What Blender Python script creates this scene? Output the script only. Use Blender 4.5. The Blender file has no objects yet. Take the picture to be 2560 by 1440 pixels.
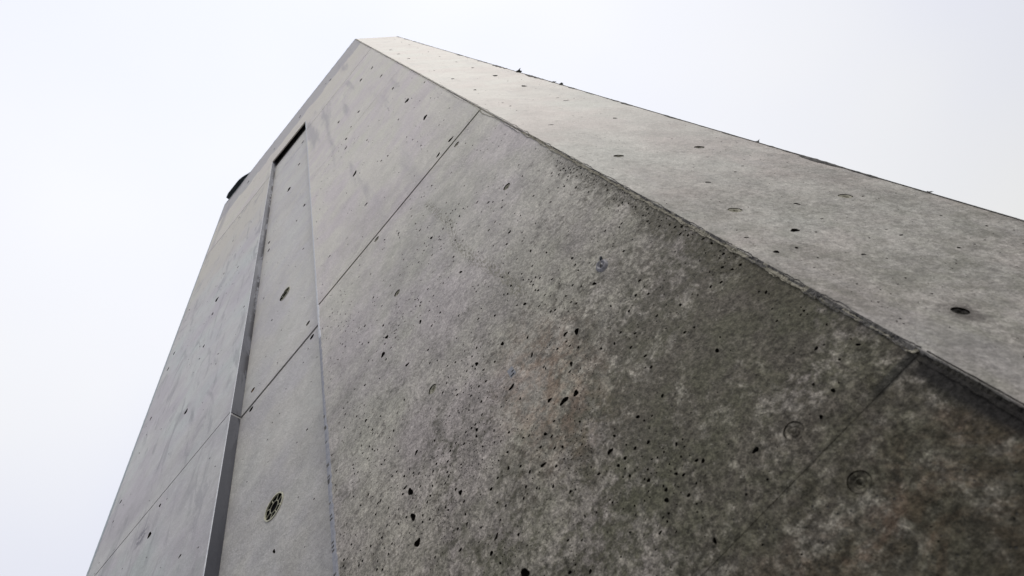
import bpy, math, random
from mathutils import Vector, Matrix, noise
from mathutils.geometry import delaunay_2d_cdt
from math import radians as rad, sin, cos, pi

S = bpy.context.scene
COL = S.collection

# ------------------------------------------------------------------ camera
cd = bpy.data.cameras.new("camera")
cam = bpy.data.objects.new("camera", cd)
COL.objects.link(cam)
right = Vector((0.65202524, 0.69948903, -0.29253749))
down = Vector((-0.74999874, 0.53844691, -0.38415727))
fwd = Vector((-0.11119789, 0.46988298, 0.87569687))
M = Matrix((right, -down, -fwd)).transposed().to_4x4()
M.translation = Vector((-0.15064, -0.63231, 1.55))
cam.matrix_world = M
cd.sensor_width = 36.0
cd.lens = 36.0 * 1600 / 2560
cd.clip_start = 0.01
cd.clip_end = 3000
cd.dof.use_dof = True
cd.dof.focus_distance = 2.0
cd.dof.aperture_fstop = 8.5
S.camera = cam

# ------------------------------------------------------------------ sky and sun
W = bpy.data.worlds.new("World")
S.world = W
W.use_nodes = True
nt = W.node_tree
bg = nt.nodes["Background"]
sky = nt.nodes.new("ShaderNodeTexSky")
sky.sky_type = 'NISHITA'
sky.sun_disc = False
SUN_EL, SUN_AZ = rad(52), rad(122)       # azimuth measured clockwise from +Y
sky.sun_elevation = SUN_EL
sky.sun_rotation = SUN_AZ
sky.dust_density = 4.0
tc = nt.nodes.new("ShaderNodeTexCoord")
cl = nt.nodes.new("ShaderNodeTexNoise")
cl.inputs["Scale"].default_value = 1.3
cl.inputs["Detail"].default_value = 3.0
cl.inputs["Roughness"].default_value = 0.4
nt.links.new(tc.outputs["Generated"], cl.inputs["Vector"])
cr = nt.nodes.new("ShaderNodeValToRGB")
cr.color_ramp.elements[0].position = 0.36
cr.color_ramp.elements[0].color = (8.65, 8.85, 9.9, 1)
cr.color_ramp.elements[1].position = 0.62
cr.color_ramp.elements[1].color = (9.9, 9.9, 9.8, 1)
nt.links.new(cl.outputs["Fac"], cr.inputs["Fac"])
mx = nt.nodes.new("ShaderNodeMixRGB")
mx.inputs[0].default_value = 0.93          # closed cloud cover over the clear-sky colour
nt.links.new(sky.outputs[0], mx.inputs[1])
nt.links.new(cr.outputs[0], mx.inputs[2])
# overcast luminance distribution: brightest overhead, dimmer towards the horizon
sx = nt.nodes.new("ShaderNodeSeparateXYZ")
nt.links.new(tc.outputs["Generated"], sx.inputs[0])
mr = nt.nodes.new("ShaderNodeMapRange")
mr.inputs["From Min"].default_value = 0.0
mr.inputs["From Max"].default_value = 1.0
mr.inputs["To Min"].default_value = 0.50
mr.inputs["To Max"].default_value = 1.0
nt.links.new(sx.outputs[2], mr.inputs["Value"])
mu = nt.nodes.new("ShaderNodeMixRGB")
mu.blend_type = 'MULTIPLY'
mu.inputs[0].default_value = 1.0
nt.links.new(mx.outputs[0], mu.inputs[1])
nt.links.new(mr.outputs[0], mu.inputs[2])
nt.links.new(mu.outputs[0], bg.inputs["Color"])
bg.inputs["Strength"].default_value = 0.10

sd = bpy.data.lights.new("sun", 'SUN')
sd.energy = 1.6
sd.angle = rad(25)
sd.color = (1.0, 0.95, 0.88)
sun = bpy.data.objects.new("sun", sd)
COL.objects.link(sun)
sdir = Vector((sin(SUN_AZ) * cos(SUN_EL), cos(SUN_AZ) * cos(SUN_EL), sin(SUN_EL)))
sun.rotation_euler = sdir.to_track_quat('Z', 'Y').to_euler()
sun.location = (5, -5, 20)

S.view_settings.view_transform = 'Standard'
S.view_settings.look = 'None'
S.view_settings.exposure = 0.18
S.view_settings.gamma = 1.0
S.render.engine = 'CYCLES'


# ------------------------------------------------------------------ node helper
class N:
    def __init__(s, name):
        s.m = bpy.data.materials.new(name)
        s.m.use_nodes = True
        s.t = s.m.node_tree
        s.b = s.t.nodes["Principled BSDF"]
        tcn = s.t.nodes.new("ShaderNodeTexCoord")
        s.P = tcn.outputs["Object"]
        sp = s.t.nodes.new("ShaderNodeSeparateXYZ")
        s.t.links.new(s.P, sp.inputs[0])
        s.x, s.y, s.z = sp.outputs

    def put(s, sock, v):
        if isinstance(v, bpy.types.NodeSocket):
            s.t.links.new(v, sock)
        elif v is not None:
            sock.default_value = v

    def ma(s, op, a, b=None, c=None, clamp=False):
        n = s.t.nodes.new("ShaderNodeMath")
        n.operation = op
        n.use_clamp = clamp
        s.put(n.inputs[0], a)
        s.put(n.inputs[1], b)
        s.put(n.inputs[2], c)
        return n.outputs[0]

    def rng(s, v, a, b, c=0.0, d=1.0, smooth=True):
        n = s.t.nodes.new("ShaderNodeMapRange")
        n.interpolation_type = 'SMOOTHSTEP' if smooth else 'LINEAR'
        s.put(n.inputs["Value"], v)
        for k, q in zip(("From Min", "From Max", "To Min", "To Max"), (a, b, c, d)):
            s.put(n.inputs[k], q)
        return n.outputs["Result"]

    def map(s, scale, loc=(0, 0, 0), vec=None, rot=(0, 0, 0)):
        n = s.t.nodes.new("ShaderNodeMapping")
        n.inputs["Scale"].default_value = scale
        n.inputs["Location"].default_value = loc
        n.inputs["Rotation"].default_value = rot
        s.put(n.inputs["Vector"], vec or s.P)
        return n.outputs[0]

    def noise(s, scale, detail=4, rough=0.55, vec=None, dist=0.0, color=False):
        n = s.t.nodes.new("ShaderNodeTexNoise")
        n.inputs["Scale"].default_value = scale
        n.inputs["Detail"].default_value = detail
        n.inputs["Roughness"].default_value = rough
        n.inputs["Distortion"].default_value = dist
        s.put(n.inputs["Vector"], vec or s.P)
        return n.outputs["Color" if color else "Fac"]

    def vor(s, scale, vec=None, feature='F1', color=False):
        n = s.t.nodes.new("ShaderNodeTexVoronoi")
        n.feature = feature
        n.inputs["Scale"].default_value = scale
        s.put(n.inputs["Vector"], vec or s.P)
        return n.outputs["Color" if color else "Distance"]

    def mix(s, f, a, b, mode='MIX'):
        n = s.t.nodes.new("ShaderNodeMixRGB")
        n.blend_type = mode
        s.put(n.inputs[0], f)
        s.put(n.inputs[1], a if isinstance(a, bpy.types.NodeSocket) else (*a, 1))
        s.put(n.inputs[2], b if isinstance(b, bpy.types.NodeSocket) else (*b, 1))
        return n.outputs[0]

    def bump(s, h, strength, dist):
        n = s.t.nodes.new("ShaderNodeBump")
        n.inputs["Strength"].default_value = strength
        n.inputs["Distance"].default_value = dist
        s.put(n.inputs["Height"], h)
        s.t.links.new(n.outputs[0], s.b.inputs["Normal"])

    def out(s, color, rough, spec=0.5):
        s.put(s.b.inputs["Base Color"], color if isinstance(color, bpy.types.NodeSocket) else (*color, 1))
        s.put(s.b.inputs["Roughness"], rough)
        s.b.inputs["Specular IOR Level"].default_value = spec
        return s.m


AD_HOLE = (.114, 2.028)
SCUFF = [(-.354, 3.529), (-.331, 3.261), (-.349, 3.128), (-.329, 2.962), (-.300, 2.821), (-.292, 2.691)]


def concrete(name, face):
    """board-smooth cast concrete; face 'B' broad front, 'A' narrow corner face, 'C' niche panel"""
    n = N(name)
    off = {'B': 0.0, 'A': 7.3, 'C': 3.1, 'L': 5.2, 'K': 1.0}[face]
    P = n.map((1, 1, 1), (off, off * .7, 0))
    big = n.noise(2.2, 5, 0.6, P)
    mid = n.noise(14, 6, 0.6, P, 0.3)
    fine = n.noise(70, 5, 0.62, P, 0.4)
    grit = n.noise(330, 3, 0.6, P)
    hue = n.noise(3.6, 4, 0.6, n.map((1, 1, 1), (9, 2, 5)))
    # clean concrete: warm grey, violet grey and greenish grey fields
    warm = {'B': (.475, .457, .425), 'A': (.475, .462, .435), 'C': (.45, .44, .425), 'L': (.44, .44, .45), 'K': (.4, .4, .4)}[face]
    viol = {'B': (.445, .412, .42), 'A': (.455, .42, .40), 'C': (.415, .405, .42), 'L': (.40, .385, .42), 'K': (.36, .36, .36)}[face]
    grn = {'B': (.39, .39, .335), 'A': (.40, .415, .39), 'C': (.40, .405, .39), 'L': (.36, .40, .40), 'K': (.38, .38, .38)}[face]
    col = n.mix(n.rng(hue, .38, .62), viol, warm)
    col = n.mix(n.ma('MULTIPLY', n.rng(big, .45, .68), .7), col, grn)
    falloff_tone = n.rng(n.ma('ADD', n.z, n.ma('MULTIPLY', n.ma('SUBTRACT', n.noise(2.5, 5, .6), .5), 2.5)), 1.7, 4.9, .50 if face == 'B' else .70, {'B': 1.28, 'A': 1.13, 'C': 1.2, 'L': 1.2, 'K': 1.0}[face])  # brightness drop towards the foot painted into the colour: light falloff plus grime
    col = n.mix(1.0, col, falloff_tone, 'MULTIPLY')
    # cement-rich light/dark clouding, stronger low down where the face is weathered
    low = n.rng(n.z, 4.6, 1.9)                      # 0 high .. 1 low
    amp = n.ma('MULTIPLY_ADD', low, {'B': .50, 'A': .28, 'C': .22, 'L': .16, 'K': .1}[face], .12)
    cloud = n.ma('ADD', n.ma('MULTIPLY', mid, .5), n.ma('MULTIPLY', fine, .5))
    cl_ = n.ma('SUBTRACT', n.rng(cloud, .36, .64, smooth=False), .5)
    f = n.ma('MULTIPLY_ADD', n.ma('MULTIPLY', cl_, amp), 1.5, 1.0)
    f = n.ma('MULTIPLY', f, n.ma('MULTIPLY_ADD', n.ma('SUBTRACT', grit, .5), n.rng(n.z, 3.6, 2.0, .3, 1.5), 1.0))
    f = n.ma('MULTIPLY', f, n.ma('MULTIPLY_ADD', n.ma('SUBTRACT', big, .5), .55, 1.0))
    col = n.mix(1.0, col, n.ma('MAXIMUM', f, .2), 'MULTIPLY')
    if face in 'BA':
        # grime: blotches of soot/algae that thicken towards the foot and the exposed corner
        dn = n.noise(9, 7, 0.68, n.map((1, 1, 1), (3, 8, 1)), 0.5)
        dn2 = n.noise(52, 7, 0.76, n.map((1, 1, 1), (1, 4, 6)), 0.1)
        if face == 'B':
            bias = n.ma('ADD', n.rng(n.z, 3.9, 1.8, -.10, .005), n.ma('MULTIPLY', n.rng(n.x, -.75, -.05), n.rng(n.z, 2.75, 2.1, 0, .05)))
        else:
            bias = n.rng(n.z, 3.6, 1.7, -.06, .03)
        d = n.ma('ADD', n.ma('ADD', n.ma('MULTIPLY', dn, .42), n.ma('MULTIPLY', dn2, .58)), bias)
        if face == 'B':
            ex = n.ma('DIVIDE', n.ma('ADD', n.x, .17), .26)
            ez = n.ma('DIVIDE', n.ma('SUBTRACT', n.z, 2.17), .30)
            er = n.ma('SQRT', n.ma('ADD', n.ma('MULTIPLY', ex, ex), n.ma('MULTIPLY', ez, ez)))
            d = n.ma('ADD', d, n.rng(er, 1.2, .2, 0, .055))
        dm = n.rng(d, .475, .585)
        col = n.mix(n.ma('MULTIPLY', dm, .78 if face == 'B' else .35), col, n.mix(n.rng(hue, .4, .6), (.057, .056, .042), (.066, .058, .051)))
        # olive algae film and rusty brown bloom near the foot
        al = n.noise(16, 5, .65, n.map((1, 1, 1), (5, 5, 11)), .3)
        alm = n.ma('MULTIPLY', n.rng(al, .40, .62), n.rng(n.z, 2.8, 2.1))
        col = n.mix(n.ma('MULTIPLY', alm, .32), col, (.10, .108, .070))
        ru = n.noise(11, 6, .7, n.map((1, 1, 1), (15, 2, 3)), .6)
        rum = n.ma('MULTIPLY', n.rng(ru, .46, .60), n.rng(n.z, 1.98, 1.86))
        col = n.mix(n.ma('MULTIPLY', rum, .7 if face == 'B' else .25), col, (.095, .062, .045))
        if face == 'B':
            foot = n.rng(n.ma('ADD', n.z, n.ma('MULTIPLY', n.ma('SUBTRACT', n.noise(30, 5, .7, n.map((1, 1, 1), (1, 2, 3))), .5), .75)), 1.98, 1.84)
            col = n.mix(n.ma('MULTIPLY', foot, .66), col, (.040, .038, .027))
        if face == 'B':
            # ochre lime-wash tint of the sheltered lower lifts
            col = n.mix(n.rng(n.z, 3.2, 2.0, 0, .40), col, n.mix(1.0, col, (1.10, 1.04, .86), 'MULTIPLY'))
        # a warm iron bloom round the patch in the second lift
        if face == 'B':
            dx = n.ma('DIVIDE', n.ma('ADD', n.x, .355), .13)
            dz = n.ma('DIVIDE', n.ma('SUBTRACT', n.z, 2.42), .22)
            rr = n.ma('SQRT', n.ma('ADD', n.ma('MULTIPLY', dx, dx), n.ma('MULTIPLY', dz, dz)))
            bl = n.ma('MULTIPLY', n.rng(rr, 1.2, .1), n.rng(n.noise(30, 6, .7), .4, .62))
            col = n.mix(n.ma('MULTIPLY', bl, .35), col, (.36, .24, .17))
            pts = SCUFF
            best = None
            for (ax_, az_), (bx_, bz_) in zip(pts[:-1], pts[1:]):
                L2 = (bx_ - ax_) ** 2 + (bz_ - az_) ** 2
                px_, pz_ = n.ma('SUBTRACT', n.x, ax_), n.ma('SUBTRACT', n.z, az_)
                t_ = n.ma('DIVIDE', n.ma('ADD', n.ma('MULTIPLY', px_, bx_ - ax_), n.ma('MULTIPLY', pz_, bz_ - az_)), L2, clamp=True)
                qx = n.ma('SUBTRACT', px_, n.ma('MULTIPLY', t_, bx_ - ax_))
                qz = n.ma('MULTIPLY', n.ma('SUBTRACT', pz_, n.ma('MULTIPLY', t_, bz_ - az_)), .45)
                dd_ = n.ma('SQRT', n.ma('ADD', n.ma('MULTIPLY', qx, qx), n.ma('MULTIPLY', qz, qz)))
                best = dd_ if best is None else n.ma('MINIMUM', best, dd_)
            sc = n.ma('MULTIPLY', n.rng(best, .022, .006), n.rng(n.noise(170, 3, .7, n.map((1, 1, .4))), .46, .56))
            col = n.mix(n.ma('MULTIPLY', sc, .6), col, (.12, .115, .075))
            # coarse weathered band hugging the chipped arris
            wv = n.noise(22, 5, .65)
            wd = n.ma('MULTIPLY_ADD', n.ma('SUBTRACT', wv, .5), .16, .040)
            eb = n.rng(n.ma('SUBTRACT', n.ma('ADD', n.x, wd), 0.0), -.012, .010)
            zr = n.ma('MULTIPLY', n.rng(n.z, 3.2, 2.75), n.rng(n.z, 2.08, 2.16))
            wb = n.ma('MULTIPLY', n.ma('MULTIPLY', eb, zr), n.rng(n.noise(150, 4, .75), .40, .55, .30, 1.0))
            col = n.mix(n.ma('MULTIPLY', wb, .92), col, (.075, .07, .052))
            jf = n.ma('MULTIPLY', n.rng(n.ma('ABSOLUTE', n.ma('SUBTRACT', n.z, 1.9752)), .0028, .0006), n.ma('MULTIPLY', n.rng(n.x, -.34, -.2), n.rng(n.noise(14, 4, .6), .35, .6, .15, .6)))
            col = n.mix(jf, col, (.045, .042, .032))
            jd = n.ma('MULTIPLY', n.rng(n.ma('ABSOLUTE', n.ma('SUBTRACT', n.z, 1.977)), .008, .004), n.rng(n.x, -.085, -.04))
            col = n.mix(n.ma('MULTIPLY', jd, .8), col, (.03, .03, .028))
            zl = n.rng(n.z, 1.99, 1.955)
            eb2 = n.rng(n.ma('ADD', n.x, n.ma('MULTIPLY_ADD', n.ma('SUBTRACT', wv, .5), .02, .020)), -.010, .003)
            col = n.mix(n.ma('MULTIPLY', n.ma('MULTIPLY', eb2, zl), .93), col, (.018, .017, .018))
    if face == 'B':
        # pale lime-washed band under the coping
        bz = n.ma('ADD', n.z, n.ma('MULTIPLY', n.ma('SUBTRACT', n.noise(5, 4, .6, n.map((1, 1, .35))), .5), .5))
        top = n.rng(bz, 8.55, 8.62)
        col = n.mix(n.ma('MULTIPLY', top, .7), col, (.31, .305, .34))
        lb = n.ma('MULTIPLY', n.rng(bz, 7.5, 8.0), n.ma('SUBTRACT', 1.0, top))
        col = n.mix(n.ma('MULTIPLY', lb, .6), col, (.58, .55, .49))
        # broad damp violet streaks running down
        st = n.noise(5, 4, .6, n.map((1, 1, .10), (2, 0, 0)))
        col = n.mix(n.ma('MULTIPLY', n.ma('MULTIPLY', n.rng(st, .53, .66), n.rng(n.z, 3.2, 4.6)), .55), col, (.26, .25, .29))
    if face == 'L':
        col = n.mix(n.rng(n.ma('ADD', n.z, n.ma('MULTIPLY', n.ma('SUBTRACT', n.noise(3, 4, .6), .5), 1.5)), 5.6, 7.2, 0, .95), col, (.53, .505, .455))
        st = n.noise(8, 6, .65, n.map((1.4, 1, .35), (2, 0, 3)), 1.2)
        col = n.mix(n.ma('MULTIPLY', n.rng(st, .52, .66), .48), col, (.22, .22, .25))
        wv2 = n.noise(1.0, 3, .5, n.map((1.6, 1, .45), (6, 0, 2)), .8)
        ln = n.rng(n.ma('ABSOLUTE', n.ma('SUBTRACT', wv2, .5)), .012, .002)
        col = n.mix(n.ma('MULTIPLY', n.ma('MULTIPLY', ln, n.rng(n.noise(3, 4, .6), .45, .6)), .35), col, (.18, .18, .21))
        dx = n.ma('DIVIDE', n.ma('ADD', n.x, 1.95), .05)
        dz = n.ma('DIVIDE', n.ma('SUBTRACT', n.z, 3.615), .05)
        rr = n.ma('SQRT', n.ma('ADD', n.ma('MULTIPLY', dx, dx), n.ma('MULTIPLY', dz, dz)))
        col = n.mix(n.ma('MULTIPLY', n.rng(rr, 1.3, .2), n.rng(n.noise(40, 4, .7), .42, .56, 0, .8)), col, (.07, .07, .10))
    if face in 'A':
        q_ = AD_HOLE
        ddx = n.ma('SUBTRACT', n.ma('ADD', n.ma('MULTIPLY', n.x, .713), n.ma('MULTIPLY', n.y, .701)), q_[0])
        ddz = n.ma('MULTIPLY', n.ma('SUBTRACT', n.z, q_[1] - .004), .8)
        hd = n.ma('SQRT', n.ma('ADD', n.ma('MULTIPLY', ddx, ddx), n.ma('MULTIPLY', ddz, ddz)))
        col = n.mix(n.ma('MULTIPLY', n.rng(n.ma('ADD', hd, n.ma('MULTIPLY', n.ma('SUBTRACT', fine, .5), .03)), .026, .008), .8), col, (.055, .048, .042))
        st = n.noise(9, 4, .6, n.map((1, 1, .25), (4, 0, 3)))
        col = n.mix(n.ma('MULTIPLY', n.rng(st, .52, .68), .25), col, (.30, .29, .31))
    if face in 'BA':
        # coarse speckle of light grains and dark crumbs in the weathered part
        sp1 = n.rng(n.noise(135, 5, .8, n.map((1, 1, 1), (6, 6, 2)), 0), .38, .62, -1, 1, False)
        sp2 = n.rng(n.noise(33, 5, .7, n.map((1, 1, 1), (2, 9, 2)), .6), .38, .62, -1, 1, False)
        sp = n.ma('ADD', n.ma('MULTIPLY', sp1, .95), n.ma('MULTIPLY', sp2, .25))
        k_ = n.rng(n.z, 3.6, 2.1, .08, .50 if face == 'B' else .22)
        col = n.mix(1.0, col, n.ma('MAXIMUM', n.ma('MULTIPLY_ADD', sp, k_, 1.0), .25), 'MULTIPLY')
        if face == 'B':
            g1 = n.rng(n.noise(75, 5, .8, n.map((1, 1, 1), (8, 1, 2)), 0), .42, .58, .42, 1.22)
            col = n.mix(n.rng(n.z, 2.3, 1.95, 0, .75), col, n.mix(1.0, col, g1, 'MULTIPLY'))
        n.put(n.b.inputs["Specular IOR Level"], n.rng(n.z, 3.4, 2.0, .5, .12 if face == 'B' else .3))
    # pinholes
    pv = n.vor(95, n.map((1, 1, 1), (.3, .2, .7)))
    pm = n.ma('MULTIPLY', n.rng(pv, .15, .08), n.rng(n.noise(6, 3, .5), .45, .62))
    pv2 = n.vor(230, n.map((1, 1, 1), (.9, .1, .4)))
    pm2 = n.ma('MULTIPLY', n.rng(pv2, .17, .09), n.rng(n.noise(8, 3, .5, n.map((1, 1, 1), (4, 4, 4))), .42, .6))
    pm = n.ma('MAXIMUM', pm, n.ma('MULTIPLY', pm2, .9))
    pk = {'B': .95, 'A': .55, 'C': .35, 'L': .3, 'K': 0}[face]
    col = n.mix(n.ma('MULTIPLY', pm, pk), col, (.03, .03, .03))
    # relief
    h = n.ma('ADD', n.ma('MULTIPLY', n.noise(85, 5, .68, n.map((1, 1, 1)), 0), .8), n.ma('MULTIPLY', n.noise(190, 4, .6), .35))
    h = n.ma('SUBTRACT', h, n.ma('MULTIPLY', pm, .5 * pk))
    h = n.ma('ADD', h, n.ma('MULTIPLY', n.noise(7, 3, .5), .8))
    n.bump(h, {'B': .50, 'A': .40, 'C': .62, 'L': .34, 'K': .3}[face], 0.0065)
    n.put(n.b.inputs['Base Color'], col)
    n.put(n.b.inputs['Roughness'], n.ma('ADD', n.ma('MULTIPLY_ADD', fine, .2, .50), n.rng(n.z, 3.4, 2.0, 0, .15)))
    return n.m


def simple(name, c1, c2, scale=30, rough=.7, bump=.4, bd=.004, spec=.4, metal=0.0):
    n = N(name)
    a = n.noise(scale, 6, .65)
    b = n.noise(scale * 5, 4, .6)
    col = n.mix(n.rng(n.ma('ADD', n.ma('MULTIPLY', a, .6), n.ma('MULTIPLY', b, .4)), .38, .62), c1, c2)
    n.bump(n.ma('ADD', a, n.ma('MULTIPLY', b, .4)), bump, bd)
    n.b.inputs["Metallic"].default_value = metal
    return n.out(col, rough, spec)


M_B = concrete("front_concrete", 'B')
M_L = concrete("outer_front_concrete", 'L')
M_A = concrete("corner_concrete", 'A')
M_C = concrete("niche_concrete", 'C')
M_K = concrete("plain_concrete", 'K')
M_PIT = simple("pit_shade_dirt", (.004, .004, .004), (.022, .021, .018), 200, .9, .5, .001, .1)  # shade inside the holes painted near-black, along with dirt
M_SAND = simple("chipped_arris", (.15, .145, .12), (.36, .34, .29), 120, .9, .9, .004, .2)
M_EDGE = simple("edge_grime", (.025, .026, .03), (.15, .145, .14), 90, .9, .8, .004, .2)
M_ARD = simple("dark_arris", (.010, .010, .011), (.045, .043, .040), 110, .95, .9, .003, .05)  # near-black tone for the lowest arris and one plug
M_PALE = simple("pale_filler", (.42, .44, .50), (.58, .60, .64), 60, .7, .6, .002, .4)
M_BLUE = simple("arris_film", (.24, .29, .33), (.36, .41, .44), 40, .6, .4, .002, .5)
M_DARKMETAL = simple("dark_metal", (.012, .022, .034), (.03, .042, .055), 20, .5, .2, .001, .5)
M_RIM = simple("vent_rim_zinc", (.30, .31, .28), (.55, .53, .38), 160, .55, .4, .001, .5, .15)
M_BLACK = simple("vent_void", (.004, .004, .005), (.010, .010, .011), 60, .9, .2, .001, .1)
M_PATCH = simple("blue_grey_patch", (.17, .18, .21), (.24, .25, .28), 80, .7, .2, .001)
M_MOSS = simple("tuft_leaf", (.018, .035, .035), (.04, .06, .05), 50, .8, .3, .001)
M_BROWN = simple("rust_plug", (.10, .05, .025), (.22, .13, .06), 120, .8, .5, .001)
M_PLUG = simple("mortar_plug", (.14, .135, .105), (.34, .33, .27), 160, .8, .7, .0015)
M_PLUGD = simple("grimy_plug", (.05, .05, .043), (.17, .165, .13), 150, .85, .7, .0015)


def reveal_mat():
    n = N("reveal_bluegrey")
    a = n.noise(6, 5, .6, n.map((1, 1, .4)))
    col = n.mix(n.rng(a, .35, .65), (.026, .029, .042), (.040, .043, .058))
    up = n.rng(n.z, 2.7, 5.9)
    col = n.mix(up, col, n.mix(n.rng(a, .35, .65), (.19, .20, .245), (.26, .27, .31)))  # reveal goes darker and bluer towards the bottom
    # black mould along the inner corner and in drips
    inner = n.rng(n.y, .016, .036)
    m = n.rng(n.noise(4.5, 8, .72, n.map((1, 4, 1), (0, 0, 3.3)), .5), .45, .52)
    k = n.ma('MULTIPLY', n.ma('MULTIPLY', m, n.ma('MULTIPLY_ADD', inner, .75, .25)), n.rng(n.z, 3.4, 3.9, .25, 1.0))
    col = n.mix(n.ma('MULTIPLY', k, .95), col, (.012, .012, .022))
    n.bump(n.noise(60, 4, .6), .3, .002)
    return n.out(col, .6, .4)


M_REVEAL = reveal_mat()


def ground_mat():
    n = N("paving")
    a = n.noise(1.2, 6, .6)
    b = n.noise(60, 4, .6)
    col = n.mix(n.rng(a, .35, .65), (.16, .155, .145), (.24, .235, .22))
    col = n.mix(n.ma('MULTIPLY', b, .3), col, (.10, .10, .095))
    sx = n.ma('ABSOLUTE', n.ma('SUBTRACT', n.ma('FRACT', n.ma('MULTIPLY', n.x, 1.6667)), .5))
    sy = n.ma('ABSOLUTE', n.ma('SUBTRACT', n.ma('FRACT', n.ma('MULTIPLY', n.y, 1.6667)), .5))
    j = n.rng(n.ma('MAXIMUM', sx, sy), .488, .496)
    col = n.mix(j, col, (.07, .068, .06))
    n.bump(n.ma('SUBTRACT', b, j), .4, .004)
    return n.out(col, .8, .3)


# ------------------------------------------------------------------ object helpers
def mesh(name, verts, faces, mats, parent=None, fm=None, smooth=False):
    me = bpy.data.meshes.new(name)
    me.from_pydata([tuple(v) for v in verts], [], faces)
    for m in (mats if isinstance(mats, (list, tuple)) else [mats]):
        me.materials.append(m)
    if fm:
        for p, i in zip(me.polygons, fm):
            p.material_index = i
    if smooth:
        for p in me.polygons:
            p.use_smooth = True
    me.update()
    o = bpy.data.objects.new(name, me)
    COL.objects.link(o)
    if parent:
        o.parent = parent
    return o


def empty(name, loc):
    o = bpy.data.objects.new(name, None)
    o.location = loc
    o.empty_display_size = .2
    COL.objects.link(o)
    return o


def tag(o, label, cat, group=None):
    o['label'] = label
    o['category'] = cat
    if group:
        o['group'] = group


def box(x0, x1, y0, y1, z0, z1):
    v = [(x, y, z) for x in (x0, x1) for y in (y0, y1) for z in (z0, z1)]
    f = [(0, 1, 3, 2), (4, 6, 7, 5), (0, 4, 5, 1), (2, 3, 7, 6), (0, 2, 6, 4), (1, 5, 7, 3)]
    return v, f


AD = Vector((0.71315815, 0.70100318, 0))        # direction of the narrow corner face
AN = Vector((-0.70100318, 0.71315815, 0))       # into the concrete behind it


def toB(u, v, d):
    return (u, d, v)


def toC(u, v, d):
    return (u, 0.042 + d, v)


def toA(u, v, d):
    p = AD * u + AN * d
    return (p.x, p.y, v)


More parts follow.
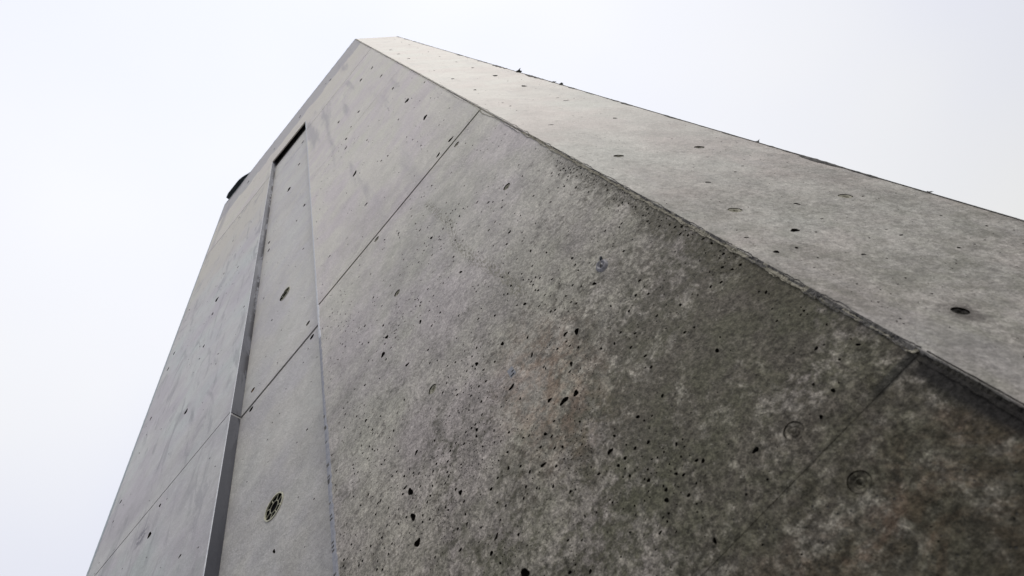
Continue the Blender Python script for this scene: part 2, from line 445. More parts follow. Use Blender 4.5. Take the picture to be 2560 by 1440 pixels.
PIT_B = "-232,3207,42 -210,3143,24 -216,3076,24 -302,3316,27 -295,3243,43 -311,3313,27 -183,2966,22 -227,2993,23 -258,3020,38 -270,3087,24 -356,3278,44 -421,3427,47 -493,3574,50 -401,3304,56 -223,2919,45 -167,2844,20 -134,2704,19 -89,2597,28 -63,2566,17 -247,2888,35 -216,2836,21 -218,2774,33 -312,2982,23 -328,3106,24 -339,3052,23 -413,3246,26 -514,3369,28 -512,3407,28 -459,3332,27 -374,3082,39 -380,3063,24 -415,3019,23 -379,2984,61 -306,2806,20 -303,2794,33 -286,2785,33 -282,2836,21 -169,2622,37 -299,2738,41 -261,2639,30 -250,2590,18 -228,2548,28 -176,2505,44 -99,2504,26 -74,2508,16 -87,2564,17 -299,2643,49 -279,2596,29 -245,2524,17 -360,2860,21 -372,2877,21 -545,3305,27 -661,3357,46 -648,3525,30 -546,3127,25 -521,3086,24 -492,3014,23 -583,3082,24 -553,3062,24 -579,3094,24 -538,2974,61 -501,2909,22 -512,2909,36 -438,2834,34 -401,2751,33 -365,2705,32 -324,2707,19 -256,2448,58 -274,2468,43 -281,2451,26 -334,2553,36 -298,2491,16 -210,2383,15 -201,2330,14 -147,2319,23 -138,2342,14 -244,2366,24 -229,2313,14 -346,2503,45 -298,2398,41 -308,2387,25 -383,2607,48 -392,2617,18 -359,2575,17 -436,2673,31 -427,2662,19 -546,2838,34 -651,3076,65 -677,3019,86 -671,2984,38 -614,2871,57 -452,2630,49 -716,3149,41 -729,3065,39 -717,3256,43 -652,3148,41 -757,2981,37 -705,2939,22 -520,2608,30 -451,2561,29 -411,2483,60 -364,2376,40 -344,2347,76 -321,2338,53 -478,2526,28 -649,2765,33 -590,2650,18 -677,2748,20 -773,2843,43 -698,2708,31 -667,2710,19 -342,2286,23 -310,2241,13 -269,2204,34 -330,2198,47 -400,2326,38 -510,2476,43 -476,2400,25 -551,2505,16 -516,2420,15 -532,2487,16 -696,2639,18 -654,2580,47 -428,2281,50 -461,2315,23 -484,2337,38 -410,2354,15 -377,2316,14 -592,2448,16 -576,2420,15 -697,2555,28 -785,2665,18 -701,2526,44 -691,2503,84 -710,2517,27 -685,2481,16 -799,2611,29 -769,2561,28 -528,2334,30 -586,2388,55 -589,2413,15 -455,2257,22 -419,2228,13 -659,2441,25 -698,2443,80 -701,2383,75 -527,2301,23 -515,2281,22 -443,2219,13 -368,2139,19 -307,2074,30 -351,2134,12 -410,2151,20 -393,2141,19 -593,2320,37 -550,2250,48 -620,2290,36 -568,2234,34 -514,2219,26 -448,2144,24 -430,2127,19 -353,2037,17 -395,2065,18 -529,2158,86 -466,2105,30 -454,2107,18 -440,2083,29 -672,2323,22 -570,2289,22 -533,2268,22 -447,2130,11 -780,2392,14 -364,2071,11 -356,2062,11 -682,2395,15 -650,2343,14 -352,2003,10 -394,2106,11 -125,2242,21 -138,2251,13 -130,2180,32 -119,2163,12 -123,2105,11 -198,2170,12 -170,2131,12 -75,2087,11 -243,2120,19 -259,2103,19 -189,2033,38 -242,2075,30 -203,1997,16 -231,2003,17 -170,2016,10 -206,2065,11 -195,2002,10 -307,2073,30 -281,2040,17 -291,1991,36 -298,1993,16 -192,1955,9 -189,1931,9 -231,1915,14 -254,1950,15 -237,1951,9 -185,1865,8 -136,1841,11 -209,1930,9 -301,1958,9 -299,1954,9 -120,2015,10 -212,2140,12 -238,2138,12 -251,7486,212 -255,6754,145 -130,6686,113 -134,6068,100 -132,5623,149 -146,5407,87 -146,4863,123 -150,4328,105 -400,5861,97 -244,4076,60 -150,3806,120 -220,3802,120 -580,4728,121 -559,5579,92 -582,5387,88 -495,5723,57 -23,4810,45 -60,4104,36 -242,4736,44 -137,4060,36 -385,4414,41 -337,3868,34 -121,3500,29 -83,3151,24 -30,2922,35 -230,3556,30 -307,3629,51 -382,4076,36 -151,3140,24 -180,3218,25 -63,2857,34 -59,2943,21 -231,3207,42 -210,3143,40 -359,3635,31 -89,2912,21 -227,3376,27 -244,4159,37 -424,4454,41 -440,5030,49 -494,8675,156 -564,8812,96 -569,6279,106 -495,5730,57 -1001,8793,160 -1442,8792,97 -1902,8802,162 -1864,5592,151 -1869,5387,88 -1869,6051,62 -1866,6754,71 -1667,5750,58 -1866,4963,78 -1877,4836,46 -2320,6257,64 -2313,5580,91 -2321,5390,87 -1483,4788,46 -1878,7421,80 -824,4083,61 -879,3891,34 -576,4161,102 -553,3648,52 -1860,4312,104 -2312,4841,74 -1865,3778,115 -1860,3688,80 -2315,4187,96 -2320,4067,56 -1881,3557,145 -2191,3781,30 -1603,3198,63 -1921,4070,35 -2309,3760,49"
PIT_C = "-1198,8016,236 -1200,6437,182 -1078,6855,120 -1027,7610,136 -1406,7575,136 -1029,5522,92 -1105,5395,54 -1391,5669,95 -1383,5502,92 -1049,4764,46 -1048,4141,38 -1375,4749,46 -1282,4329,40 -1306,4021,36 -1206,3924,35 -1218,3837,34 -1062,3602,31 -1033,3658,32 -1205,4096,37 -1190,3452,28 -1228,3449,28 -1048,3184,41 -1250,3381,27 -1096,3179,25 -1346,3280,26 -1309,3151,24 -1090,2937,22 -1186,2842,73 -1023,3417,28 -1158,3563,30 -1066,2742,19"
PIT_A = "162,2615,47 296,2694,30 254,2659,30 260,2594,17 315,2614,17 260,2558,16 331,2828,20 420,2893,21 395,2920,22 411,2967,22 308,3008,23 220,2431,54 128,2322,68 45,2258,45 81,2260,33 43,2324,35 202,2350,22 151,2303,21 216,2333,13 98,2272,12 82,2218,19 53,2191,18 146,2204,30 252,2244,32 252,2271,20 202,2252,20 285,2300,13 314,2283,12 377,2288,20 395,2226,24 412,2197,18 339,2183,18 281,2174,29 239,2142,17 229,2133,17 217,2139,10 329,2197,11 374,2198,11 128,2218,12 65,2129,17 47,2125,10 78,2105,16 117,2125,10 350,2421,24 352,2476,15 267,2484,15 321,2537,16 225,2477,15 320,2468,15 302,2473,15 416,2415,14 429,2386,14 151,2084,9 94,2549,16 104,2514,16 37,2369,14 48,2356,14 146,2403,14 241,2339,13 387,2336,13 66,2109,10 -9,2190,11 164,2108,10 222,2099,10 314,2140,10 347,8667,94 342,8133,87 332,7135,75 329,6617,69 318,6126,63 108,7101,121 103,6601,111 104,6114,101 118,7595,131 340,7645,81 312,5682,94 324,5619,56 97,5675,92 320,5187,84 106,5198,50 107,4729,73 319,4721,122 101,4258,64 315,4252,106 315,3765,89 315,3848,56 102,3845,55 104,3757,53 312,3352,74 105,3349,73 107,2896,57 330,4137,38 85,4136,37 94,3652,31 162,3056,23 159,2989,22 203,2892,21"


def parse(s):
    out = []
    for t in s.split():
        a, b, c = t.split(',')
        out.append((int(a) / 1000, int(b) / 1000, int(c) / 1e4))
    return out


R = random.Random(11)
pitsB, pitsC, pitsA = parse(PIT_B), parse(PIT_C), parse(PIT_A)
bigholes = []     # (u, v, r, depth) for plugs and vents
PLUG_B = [(-.147, 3.116), (-.582, 3.725), (-.575, 3.227), (-.143, 2.525), (-.570, 2.699), (-.145, 2.015), (-.141, 1.925), (-.149, 3.712)]
PLUG_C = [(-1.029, 3.861), (-1.009, 3.713), (-1.371, 3.718), (-1.375, 3.859)]
PLUG_A = [(.106, 2.445), (.324, 2.434), (.114, 2.028), (.315, 2.892), (.106, 2.897)]
VENTS = [(-1.191, 4.454), (-1.195, 3.011)]


def scatter(lst, u0, u1, v0, v1, n, rfun, dens):
    k = 0
    tries = 0
    while k < n and tries < n * 30:
        tries += 1
        u, v = R.uniform(u0, u1), R.uniform(v0, v1)
        if R.random() > dens(u, v):
            continue
        lst.append((u, v, rfun()))
        k += 1


def cl2(u, v):      # clumping of air holes
    return max(0, min(1, (noise.noise(Vector((u * 7, v * 5, 3))) + .25) * 1.3))


scatter(pitsB, -.9, -.25, 2.0, 2.5, 1500, lambda: R.choice((.0008, .0009, .0011, .0013)), lambda u, v: cl2(u * 1.7, v * 1.7) ** 2)
scatter(pitsB, -.9, -.02, 2.0, 2.75, 1100, lambda: R.choice((.0010, .0013, .0015, .0019, .0026)), lambda u, v: cl2(u, v) * (1 if u < -.15 else .5))
scatter(pitsB, -.9, -.02, 2.75, 3.74, 420, lambda: R.choice((.0014, .0018, .0022, .0030)), lambda u, v: cl2(u, v) * (.9 if u < -.3 else .35))
scatter(pitsB, -.9, -.02, 3.8, 5.6, 90, lambda: R.choice((.002, .003)), cl2)
scatter(pitsB, -.6, -.02, 1.6, 1.96, 160, lambda: R.choice((.0007, .001, .0014)), cl2)
scatter(pitsB, -2.38, -1.47, 2.6, 8.9, 120, lambda: R.choice((.002, .003, .0035)), cl2)
scatter(pitsB, -.052, -.007, 2.25, 2.98, 230, lambda: R.choice((.0010, .0014, .0018, .0026)), lambda u, v: 1 if abs(u) < .03 + .03 * noise.noise(Vector((v * 9, 2, 2))) else .15)
scatter(pitsA, .02, .45, 1.7, 3.4, 260, lambda: R.choice((.0008, .001, .0014, .0018)), cl2)
scatter(pitsA, .02, .45, 3.4, 7, 50, lambda: R.choice((.002, .0025)), cl2)
scatter(pitsC, -1.41, -.95, 2.4, 7.4, 60, lambda: R.choice((.0015, .002, .0025)), cl2)


def blob(u, v, r, n=9):
    """irregular, slightly elongated hole outline"""
    a = R.uniform(0, pi) if v < 4.2 else R.uniform(-.15, .15)
    r *= 1.0 if r < .002 else 1.16
    e = R.uniform(.6, .95) if r < .004 else R.uniform(.5, .85)
    ph = [R.uniform(0, 6.28) for _ in range(3)]
    am = .18 if r < .004 else .26
    pts = []
    for i in range(n):
        t = 2 * pi * i / n
        q = r * (1 + am * sin(2 * t + ph[0]) * .6 + am * sin(3 * t + ph[1]) * .6)
        x, y = q * cos(t), q * e * sin(t)
        if v > 4.2:
            x, y = x * 1.0, q * sin(t) * 1.7
        pts.append((u + x * cos(a) - y * sin(a), v + x * sin(a) + y * cos(a)))
    return pts


def panel(name, outline, holes, to, mat, parent, thick=.010, proud=0.0, rounds=()):
    """flat cast face with real air holes sunk into it. holes (u,v,r); rounds (u,v,r,depth,matindex)"""
    us = [p[0] for p in outline]
    vs = [p[1] for p in outline]
    u0, u1, v0, v1 = min(us), max(us), min(vs), max(vs)

    def inside(u, v, mrg):
        c = False
        n = len(outline)
        for i in range(n):
            a, b = outline[i], outline[(i + 1) % n]
            if (a[1] > v) != (b[1] > v) and u < (b[0] - a[0]) * (v - a[1]) / (b[1] - a[1]) + a[0]:
                c = not c
            # distance to edge
            dx, dy = b[0] - a[0], b[1] - a[1]
            t = max(0, min(1, ((u - a[0]) * dx + (v - a[1]) * dy) / (dx * dx + dy * dy)))
            if math.hypot(u - a[0] - t * dx, v - a[1] - t * dy) < mrg:
                return False
        return c
    rs = [q for q in rounds if inside(q[0], q[1], q[2] * 1.02)]
    acc = [(q[0], q[1], q[2]) for q in rs]
    good = []
    for h in sorted(holes, key=lambda q: -q[2]):
        if h[0] < u0 or h[0] > u1 or h[1] < v0 or h[1] > v1:
            continue
        if not inside(h[0], h[1], h[2] * (1.5 if h[1] < 4.2 else 2.7) + .001):
            continue
        if any((h[0] - q[0]) ** 2 + (h[1] - q[1]) ** 2 < ((h[2] + q[2]) * (1.45 if h[1] < 4.2 else 2.6)) ** 2 for q in acc):
            continue
        acc.append(h)
        good.append(h)
    V = [Vector(p) for p in outline]
    F = [list(range(len(outline)))]
    loops = []
    for (u, v, r, dp, mi) in rs:
        k = 40
        st = len(V)
        V += [Vector((u + r * cos(2 * pi * i / k), v + r * sin(2 * pi * i / k))) for i in range(k)]
        F.append(list(range(st, st + k)))
        loops.append((st, k, u, v, dp, mi, True))
    for (u, v, r) in good:
        k = 7 if r < .0016 else (9 if r < .004 else 14)
        st = len(V)
        V += [Vector(p) for p in blob(u, v, r, k)]
        F.append(list(range(st, st + k)))
        loops.append((st, k, u, v, min(.0094, r * R.uniform(1.2, 1.9)), 1, False))
    vo, eo, fo, ov, oe, of = delaunay_2d_cdt(V, [], F, 1, 1e-7, True)
    verts = [to(p.x, p.y, -proud) for p in vo]
    faces, fm = [], []
    for f, src in zip(fo, of):
        if len(src) == 1 and src[0] == 0:
            faces.append(tuple(f))
            fm.append(0)
    back = {}
    for i, lst in enumerate(ov):
        for j in lst:
            back[j] = i
    for st, k, u, v, dp, mi, rd in loops:
        ids = [back[st + i] for i in range(k)]
        ring = ids
        steps = ((1.0, 1.0),) if rd else ((.92, .45), (.62, 1.0))
        for sc, dd in steps:
            nr = []
            for i in range(k):
                p = V[st + i]
                nr.append(len(verts))
                verts.append(to(u + (p.x - u) * sc, v + (p.y - v) * sc, dp * dd - proud))
            for i in range(k):
                j = (i + 1) % k
                faces.append((ring[i], ring[j], nr[j], nr[i]))
                fm.append(mi)
            ring = nr
        faces.append(tuple(ring))
        fm.append(mi)
    # edge returns
    n = len(outline)
    b = [back[i] for i in range(n)]
    nb = []
    for i in range(n):
        nb.append(len(verts))
        verts.append(to(outline[i][0], outline[i][1], thick))
    for i in range(n):
        j = (i + 1) % n
        faces.append((b[i], b[j], nb[j], nb[i]))
        fm.append(0)
    return mesh(name, verts, faces, [mat, M_PIT, M_BLACK], parent, fm)


def rect(u0, u1, v0, v1):
    return [(u0, v0), (u1, v0), (u1, v1), (u0, v1)]


# ------------------------------------------------------------------ ground
g = mesh("ground", [(-600, -600, 0), (600, -600, 0), (600, 600, 0), (-600, 600, 0)], [(0, 1, 2, 3)], ground_mat())
g['kind'] = 'structure'

# ------------------------------------------------------------------ the tower
T = empty("concrete_tower", (0, 0, 0))
tag(T, "tall pale grey bare concrete tower with a shallow niche and chipped corner", "tower")

TOP = 9.35
XL, XN0, XN1 = -2.41, -1.44, -0.92
UA = 0.462
rB = [(u, v, .0122, .0045, 0 if i in (5, 6) else 1) for i, (u, v) in enumerate(PLUG_B)]
rC = [(u, v, .0118, .005, 1) for u, v in PLUG_C] + [(u, v, .039, .0097, 2) for u, v in VENTS]
rA = [(u, v, .0095 if i == 2 else .0122, .005, 1) for i, (u, v) in enumerate(PLUG_A)]
E = -.0045
for z0, z1, pr in ((0, 1.974, 0), (1.974, 3.753, .0005), (3.765, 5.658, .0012), (5.662, 7.538, .0012)):
    panel("wall_panel", rect(XN1, E, z0, z1), pitsB, toB, M_B, T, proud=pr, rounds=rB)
for z0, z1 in ((0, 1.975), (1.9765, 3.755), (3.762, 5.659), (5.6605, 7.541)):
    panel("wall_panel", rect(XL, XN0, z0, z1), pitsB, toB, M_L, T)
panel("wall_panel", [(XL, 7.559), (XN0, 7.559), (XN0, 8.15), (XN1, 8.08), (XN1, 7.562), (E, 7.562), (E, TOP), (XL, TOP)], pitsB, toB, M_B, T)
for z0, z1, pr in ((0, 3.737, 0), (3.756, 7.512, 0), (7.522, 8.06, -.003)):
    panel("niche_panel", rect(XN0 + .0023, XN1 - .0005, z0, z1), pitsC, toC, M_C, T, proud=pr, rounds=rC)
for z0, z1 in ((0, 5.659), (5.662, 7.596), (7.602, TOP)):
    panel("corner_panel", rect(.003, UA, z0, z1), pitsA, toA, M_A, T, rounds=rA)

# body behind the cast faces
ax, ay = AD.x * UA, AD.y * UA


def prism(name, poly, z0, z1, mat):
    n = len(poly)
    v = [(x, y, z0) for x, y in poly] + [(x, y, z1) for x, y in poly]
    f = [tuple(range(n))[::-1], tuple(range(n, 2 * n))] + [(i, (i + 1) % n, n + (i + 1) % n, n + i) for i in range(n)]
    return mesh(name, v, f, mat, T)


prism("core_wall", [(XL + .003, .0105), (XN0 - .001, .0105), (XN0 - .001, 1.9), (XL + .003, 1.9)], 0, TOP - .01, M_K)
prism("core_wall", [(XN0 - .0005, .0525), (XN1 + .0005, .0525), (XN1 + .0005, 1.9), (XN0 - .0005, 1.9)], 0, TOP - .011, M_K)
prism("core_wall", [(XN1 + .001, .0105), (-.012, .0105), (ax - .012, ay - .0 + .004), (ax - .012, 1.9), (XN1 + .001, 1.9)], 0, TOP - .012, M_K)
prism("core_wall", [(XN0, .0108), (XN1, .0108), (XN1, .052), (XN0, .052)], 8.55, TOP - .013, M_K)
M_SEALG = simple("joint_mortar", (.17, .17, .18), (.27, .265, .27), 60, .8, .4, .001, .3)
M_SEAL = simple("joint_shadow_mortar", (.010, .010, .013), (.022, .022, .026), 60, .9, .3, .001, .1)
for x0, x1, y, z0, z1 in ((XN1 + .001, -.006, .0035, 3.7532, 3.7648), (XL + .003, XN0 - .002, .0020, 3.7552, 3.7618),
                          (XN0 + .003, XN1 - .001, .042 + .006, 3.7372, 3.7558), (XN1 + .001, -.006, .0015, 7.5382, 7.5618),
                          (XL + .003, XN0 - .002, .0015, 7.5412, 7.5588)):
    v, f = box(x0, x1, y, y + .004, z0, z1)
    mesh("joint_seal", v, f, M_SEAL if z0 < 5 else M_SEALG, T)
v, f = box(XN0 + .003, XN1 - .001, .0412, .0445, 7.5125, 7.5215)
mesh("joint_seal", v, f, M_PALE, T)
# side walls and roof
v, f = box(ax - .011, ax, ay + .002, 1.9, 0, TOP)
mesh("side_wall", v, f, M_K, T)
v, f = box(XL, XL + .0025, .012, 1.9, 0, TOP)
mesh("side_wall", v, f, M_K, T)
prism("roof_slab", [(XL + .004, .006), (-.01, .006), (ax - .016, ay + .012), (ax - .016, 1.89), (XL + .004, 1.89)], TOP - .009, TOP - .002, M_K)


def nz(a, b, c=0.0):
    return noise.noise(Vector((a, b, c)))


def fract(z, s, c):
    return nz(z * s, c) * .6 + nz(z * s * 3.1, c + 5) * .3 + nz(z * s * 9, c + 9) * .25


# chipped arris along the main corner
def arris(z0, z1, dz, w1, w2, rec, mats, name, label, dark=lambda z: 0, off=0.0):
    vs, fs, fm = [], [], []
    n = int((z1 - z0) / dz)
    for i in range(n + 1):
        z = z0 + (z1 - z0) * i / n
        a = max(.0050, w1(z))
        b = max(.0035, w2(z))
        r = rec(z)
        cols = [(-a, -.0004 - .0002 * 0, 'B'), (-a * .62, r * .75, 'B'), (-.001, 0, 'M'), (b * .6, r * .7, 'A'), (b, -.0006, 'A')]
        for u, d, k in cols:
            if k == 'B':
                vs.append((u + .0012 * nz(z * 300, u * 900), d - off + .0016 * nz(z * 260, u * 700) - (.0006 if d < 0 else 0), z))
            elif k == 'A':
                p = AD * u + AN * (d - (.0006 if d < 0 else 0) + .0018 * nz(z * 280, u * 700, 7) * (0 if d < 0 else 1))
                vs.append((p.x, p.y, z))
            else:
                q = r * 1.0 + .0026 * nz(z * 240, 3)
                vs.append((-.001 - q * .25, q * .9, z))
    for i in range(n):
        for k in range(4):
            a = i * 5 + k
            fs.append((a, a + 1, a + 6, a + 5))
            z = z0 + (z1 - z0) * i / n
            m = 0
            if k == 3 and nz(z * 35, 1.7) > -.3:
                m = 1
            if k == 2 and nz(z * 22, 4.1) > .12:
                m = 1
            if dark(z):
                m = 1 if nz(z * 30, k * 3.3) > -.25 else 0
            fm.append(m)
    o = mesh(name, vs, fs, mats, T, fm)
    return o


arris(1.20, 1.972, .0018, lambda z: .010 + .004 * fract(z, 8, 1), lambda z: .005 + .003 * fract(z, 10, 2), lambda z: .003 + .002 * nz(z * 20, 5),
      [M_ARD, M_ARD], "corner_arris", None)
arris(1.978, 3.3, .0018, lambda z: .0060 + .011 * fract(z, 14, 1), lambda z: .0036 + .013 * max(0, fract(z, 16, 2)), lambda z: .0022 + .002 * nz(z * 30, 5),
      [M_SAND, M_EDGE], "corner_arris", None, dark=lambda z: 1.98 < z < 2.14 or 2.22 < z < 2.26, off=.0012)
arris(3.303, TOP - .003, .005, lambda z: .0085 + .012 * fract(z, 5, 1), lambda z: .005 + .013 * max(0, fract(z, 9, 2)), lambda z: .003 + .003 * nz(z * 12, 5),
      [M_SAND, M_EDGE], "corner_arris", None, dark=lambda z: nz(z * 2.5, 8.8) > .12, off=.0010)
v, f = box(-.0085, -.002, .001, .006, 0, 1.2)
mesh("corner_arris", v, f, M_EDGE, T)


# crumbled dark lip on the far vertical edge of the corner face
def lip(z0, z1, dz):
    vs, fs = [], []
    n = int((z1 - z0) / dz)
    for i in range(n + 1):
        z = z0 + (z1 - z0) * i / n
        k = max(0, fract(z, 3.2, 21) + .05)
        c = max(0, nz(z * 24, 33)) * .008 + max(0, nz(z * 75, 35)) * .005
        sz = 1.0 if z < 4 else 1.6
        w = (.0015 + .028 * k) * sz
        o_ = (.001 + .006 * k + c * (.3 + 2 * k)) * sz
        for u, d in ((UA - w, -.0006), (UA - w * .4, -.0018), (UA + o_, -.001), (UA + o_ * .8, .006), (UA + .0005, .012)):
            p = AD * u + AN * d
            vs.append((p.x, p.y, z))
    for i in range(n):
        for q in range(4):
            a = i * 5 + q
            fs.append((a, a + 1, a + 6, a + 5))
    mesh("edge_lip", vs, fs, M_EDGE, T)


lip(1.6, TOP, .004)

# raised pale filler strip beside the niche
vs, fs, fm = [], [], []
n = 1100
for i in range(n + 1):
    z = 1.9 + (8.05 - 1.9) * i / n
    w = .011 + .004 * nz(z * 9, 2) + .004 * nz(z * 60, 6) + (.003 if z < 3 else 0)
    vs += [(XN1 - .0006, .004, z), (XN1 - .0006, -.0012, z), (XN1 + w * .6, -.0018, z), (XN1 + max(w, .004), -.0002, z)]
for i in range(n):
    z = 1.9 + (8.05 - 1.9) * i / n
    for q in range(3):
        a = i * 4 + q
        fs.append((a, a + 1, a + 5, a + 4))
        fm.append(1 if (z < 3.1 and q == 1 and nz(z * 34, 7) * .6 + nz(z * 120, 3) * .5 > .17) else (2 if z < 3.5 else 0))
M_PALE2 = simple("filler_low", (.19, .20, .24), (.27, .28, .32), 60, .7, .5, .002, .4)
mesh("filler_strip", vs, fs, [M_PALE, M_EDGE, M_PALE2], T, fm)

# niche reveals
v, f = box(XN0 - .001, XN0 + .0022, .0012, .0415, 0, 3.740)
mesh("niche_reveal", v, f, M_REVEAL, T)
v, f = box(XN0 - .001, XN0 + .0022, .0012, .0415, 3.7555, 8.35)
mesh("niche_reveal", v, f, M_REVEAL, T)
v, f = box(XN1, XN1 + .010, .0104, .0515, 0, 8.4)
mesh("niche_reveal", v, f, M_K, T)
# bright worn arris of the left reveal
vs, fs = [], []
n = 1500
for i in range(n + 1):
    z = 1.9 + (8.14 - 1.9) * i / n
    w = .0016 + .0004 * nz(z * 11, 3) + .0006 * nz(z * 70, 8)
    vs += [(XN0 - w, -.0004, z), (XN0 + .0004, -.0010, z), (XN0 + .0026, .0012, z)]
for i in range(n):
    for q in range(2):
        a = i * 3 + q
        fs.append((a, a + 1, a + 4, a + 3))
mesh("reveal_arris", vs, fs, M_PALE, T)
# weather film on the outer left arris
vs, fs = [], []
n = 900
for i in range(n + 1):
    z = 1.9 + (TOP - 1.9) * i / n
    w = .020 + .006 * nz(z * 3, 3) + .004 * nz(z * 30, 8)
    e = .0015 * max(0, nz(z * 25, 12))
    vs += [(XL + w, -.0004, z), (XL + .002, -.0016 - e, z), (XL - .0016 - e, .003, z), (XL - .001, .012, z)]
for i in range(n):
    for q in range(3):
        a = i * 4 + q
        fs.append((a, a + 1, a + 5, a + 4))
mesh("outer_arris", vs, fs, M_BLUE, T)
# top arris
vs, fs = [], []
n = 400
for i in range(n + 1):
    x = XL + (0 - XL - .01) * i / n
    w = .045 + .014 * nz(x * 6, 2) + .01 * nz(x * 30, 4)
    e = .004 * max(0, nz(x * 18, 12))
    vs += [(x, -.0004, TOP - w), (x, -.0016 - e, TOP - .004), (x, .004, TOP + .003 + e)]
for i in range(n):
    for q in range(2):
        a = i * 3 + q
        fs.append((a, a + 1, a + 4, a + 3))
mesh("top_arris", vs, fs, M_BLUE, T)

# small dark fitting on the top edge: shallow curved hood, flat underneath
vs, fs = [], []
x0, x1, n = -2.33, -1.93, 24
for i in range(n + 1):
    t = i / n
    x = x0 + (x1 - x0) * t
    o_ = .046 * (1 if t < .55 else max(.04, cos((t - .55) / .45 * pi / 2)))
    o_ *= min(1, .75 + t * 2)
    vs += [(x, -.001, TOP - .006), (x, -o_, TOP - .004), (x, -o_, TOP + .016), (x, -o_ * .5, TOP + .032), (x, .03, TOP + .034), (x, .03, TOP + .0)]
for i in range(n):
    for q in range(6):
        a = i * 6 + q
        b_ = i * 6 + (q + 1) % 6
        fs.append((a, b_, b_ + 6, a + 6))
fs += [tuple(range(6))[::-1], tuple(range(n * 6, n * 6 + 6))]
mesh("edge_hood", vs, fs, M_DARKMETAL, T)


# ------------------------------------------------------------------ tie-hole plugs
def plug(u, v, to, mat, r=.0112, seed=0, depth=.0015, raised=0.0):
    rr = random.Random(seed)
    prof = [(0, .0016), (.18, .0026), (.28, .0006), (.42, -.0010), (.52, .0012), (.62, .0001), (.80, -.0003), (.96, -.0004), (1.06, .0004)]
    k = 30
    vs, fs = [], []
    for j, (q, d) in enumerate(prof):
        for i in range(k):
            t = 2 * pi * i / k
            e = .0009 * noise.noise(Vector((cos(t) * 1.4 + seed, sin(t) * 1.4, q * 3)))
            wob = 1 + .06 * noise.noise(Vector((cos(t) + seed * 3, sin(t), 2))) if 0 < q < 1 else 1
            vs.append(to(u + r * q * wob * cos(t), v + r * q * wob * sin(t), depth + d + e - raised * (1 - q * q)))
    for j in range(len(prof) - 1):
        for i in range(k):
            a = j * k + i
            b = j * k + (i + 1) % k
            fs.append((a, b, b + k, a + k))
    fs.append(tuple(range(k)))
    return mesh("tie_plug", vs, fs, mat, T, smooth=True)


for i, (u, v) in enumerate(PLUG_B):
    if i == 3:
        continue
    plug(u, v, toB, M_B if i in (5, 6) else M_PLUG, seed=i + 1, depth=.0014 if i in (1, 4, 5, 6) else .0018)
for i, (u, v) in enumerate(PLUG_C):
    plug(u, v, toC, (M_PLUGD, M_BLACK, M_BLACK, M_BROWN)[i], seed=i + 20, depth=.0025, r=.0108)
for i, (u, v) in enumerate(PLUG_A):
    plug(u, v, toA, r=.0085 if i == 2 else .0112, mat=M_ARD if i == 2 else (M_PLUGD if i in (3, 4) else M_PLUG), seed=i + 40, depth=.0012 if i < 2 else .002)


# wire nipple poking out of the plug beside the corner
def tube(name, pts, r, mat, parent, k=10):
    vs, fs = [], []
    for i, p in enumerate(pts):
        p = Vector(p)
        t = (Vector(pts[min(i + 1, len(pts) - 1)]) - Vector(pts[max(i - 1, 0)])).normalized()
        a = t.orthogonal().normalized()
        b = t.cross(a)
        q = r[i] if isinstance(r, (list, tuple)) else r
        vs += [p + a * q * cos(2 * pi * j / k) + b * q * sin(2 * pi * j / k) for j in range(k)]
    for i in range(len(pts) - 1):
        for j in range(k):
            fs.append((i * k + j, i * k + (j + 1) % k, (i + 1) * k + (j + 1) % k, (i + 1) * k + j))
    fs += [tuple(range(k))[::-1], tuple(range((len(pts) - 1) * k, len(pts) * k))]
    return mesh(name, vs, fs, mat, parent, smooth=True)


M_SLATE = simple("slate_fitting", (.10, .10, .12), (.26, .26, .29), 150, .6, .5, .001)
vs, fs = [], []
k = 28
prof = [(1.25, -.0003), (1.12, -.0020), (.95, -.0042), (.78, -.0050), (.66, -.0030), (.45, -.0022), (.3, -.0046), (0.02, -.0052)]
for q, d in prof:
    for i in range(k):
        t = 2 * pi * i / k
        w = 1 + .05 * noise.noise(Vector((cos(t) * 2, sin(t) * 2, q * 2)))
        vs.append((-.143 + .0105 * q * w * cos(t), d, 2.525 + .0135 * q * w * sin(t)))
for j in range(len(prof) - 1):
    for i in range(k):
        a, b = j * k + i, j * k + (i + 1) % k
        fs.append((a, b, b + k, a + k))
fs.append(tuple(range((len(prof) - 1) * k, len(prof) * k)))
ft = mesh("tie_fitting", vs, fs, M_SLATE, T, smooth=True)
ft['label'] = "slate grey raised oval tie fitting near the chipped corner"
tube("nipple", [(-.137, -.002, 2.535), (-.134, -.004, 2.539), (-.132, -.005, 2.541)], [.0034, .0030, .0024], M_DARKMETAL, ft)
tube("clip", [(-.147, -.0045, 2.516), (-.144, -.0068, 2.523), (-.140, -.0045, 2.531)], [.0009, .0011, .0009], M_EDGE, ft)


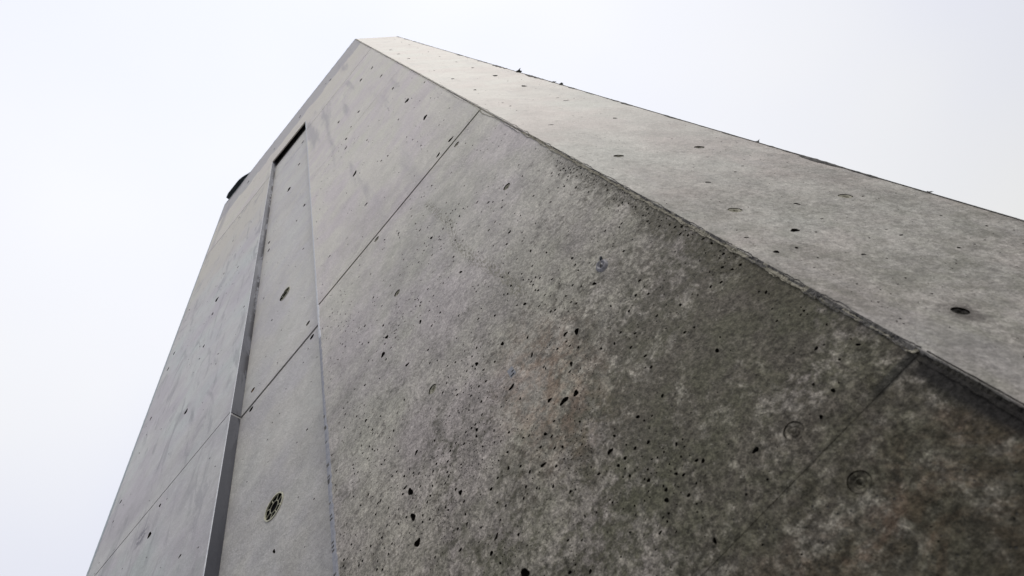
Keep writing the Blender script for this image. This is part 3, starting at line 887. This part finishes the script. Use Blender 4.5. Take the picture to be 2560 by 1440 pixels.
# ------------------------------------------------------------------ round vents in the niche
def vent(u, v, broken):
    Rr = .0400
    k = 48

    def ring(r0, r1, d0, d1, a0=0, a1=2 * pi, name="rim", parent=None, mat=M_RIM):
        vs, fs = [], []
        m = max(6, int(k * (a1 - a0) / (2 * pi)))
        full = abs(a1 - a0 - 2 * pi) < 1e-4
        for i in range(m + (0 if full else 1)):
            t = a0 + (a1 - a0) * i / m
            for r, d in ((r0, d0), (r1, d0), (r1, d1), (r0, d1)):
                vs.append(toC(u + r * cos(t), v + r * sin(t), d))
        cnt = m if full else m
        tot = len(vs) // 4
        for i in range(cnt):
            j = (i + 1) % tot
            for q in range(4):
                a, b = i * 4 + q, i * 4 + (q + 1) % 4
                c, d_ = j * 4 + (q + 1) % 4, j * 4 + q
                fs.append((a, b, c, d_))
        if not full:
            fs += [(0, 1, 2, 3), (4 * tot - 4, 4 * tot - 3, 4 * tot - 2, 4 * tot - 1)]
        return mesh(name, vs, fs, mat, parent)
    cover = ring(.0375, Rr + .0012, -.0022, .002, *((0, 2 * pi) if not broken else (rad(-128), rad(95))), "vent_cover", T)
    cover['label'] = "round zinc vent cover with radial bars" if not broken else "smaller-looking broken round vent cover higher in the niche"
    if broken:
        pass
    ring(.0172, .0184, -.0005, .0012, name="inner_ring", parent=cover)
    for s in range(8):
        if broken and s in (1, 4, 6):
            continue
        t = s * pi / 4 + .3
        c, sn = cos(t), sin(t)
        px, py = -sn * .0006, c * .0006
        vs = []
        for d in (0, .002):
            for r, sg in ((.018, 1), (.018, -1), (.038, -1), (.038, 1)):
                vs.append(toC(u + r * c + px * sg, v + r * sn + py * sg, d))
        mesh("bar", vs, [(0, 1, 2, 3), (4, 7, 6, 5), (0, 4, 5, 1), (1, 5, 6, 2), (2, 6, 7, 3), (3, 7, 4, 0)], M_RIM, cover)


vent(*VENTS[1], False)
vent(*VENTS[0], True)

# blue-grey patch with two black slits
v, f = box(-.4035, -.3895, -.0008, .0005, 2.503, 2.528)
pt = mesh("repair_patch", v, f, M_PATCH, T)
for x0, x1, z0, z1 in ((-.402, -.3925, 2.5055, 2.5085), (-.3965, -.3905, 2.514, 2.5165)):
    v, f = box(x0, x1, -.0011, -.0004, z0, z1)
    mesh("slit", v, f, M_BLACK, pt)


# ------------------------------------------------------------------ tufts rooted in the far edge
def tuft(u, z, size, n, seed, label, spread=1.0):
    rr = random.Random(seed)
    base = AD * u
    o = empty("weed_tuft", (base.x, base.y, z))
    tag(o, label, "plant", "weeds rooted in the edge of the tower")
    vs, fs = [], []

    def leaf(dir_, L, w):
        s = dir_.cross(Vector((0, 0, 1)))
        s = s.normalized() if s.length > 1e-3 else Vector((1, 0, 0))
        up = s.cross(dir_).normalized()
        b = len(vs)
        for t, ww in ((0, .5), (.3, 1), (.65, .75), (1, .06)):
            c = dir_ * L * t + Vector((0, 0, -1)) * L * .25 * t * t
            vs.append(c + s * w * ww)
            vs.append(c + up * w * ww * .35)
            vs.append(c - s * w * ww)
        for i in range(3):
            a = b + i * 3
            fs.append((a, a + 1, a + 4, a + 3))
            fs.append((a + 1, a + 2, a + 5, a + 4))
    for i in range(n):
        d = (AD * rr.uniform(.5, 1.2) + Vector((rr.uniform(-.6, .6), rr.uniform(-.8, .2), rr.uniform(-.7, 1.0))) * spread).normalized()
        leaf(d, size * rr.uniform(.55, 1.0), size * rr.uniform(.10, .2))
    mesh("foliage", vs, fs, M_MOSS, o)
    # root cushion
    vs, fs = [], []
    for j in range(6):
        for i in range(10):
            th, ph = pi * j / 5, 2 * pi * i / 10
            d = Vector((sin(th) * cos(ph), sin(th) * sin(ph), cos(th) * 1.5))
            vs.append(d * size * .28 * (1 + .5 * noise.noise(d * 2 + Vector((seed, 0, 0)))))
    for j in range(5):
        for i in range(10):
            a, b = j * 10 + i, j * 10 + (i + 1) % 10
            fs.append((a, b, b + 10, a + 10))
    mesh("root_cushion", vs, fs, M_EDGE, o)


tuft(.458, 4.80, .027, 9, 3, "spiky dark weed tuft, largest and highest on the right edge of the tower")
tuft(.462, 4.29, .016, 5, 5, "tiny dark sprig on the tower edge just below the largest weed tuft")
tuft(.461, 4.20, .020, 7, 8, "ragged dark tuft on the tower edge below the tiny sprig")
tuft(.463, 2.875, .011, 4, 12, "short curled dark sprig beside a blackened stretch of the tower's right edge")
tuft(.464, 2.393, .008, 4, 15, "small dark flake-like tuft lowest on the right edge of the tower")
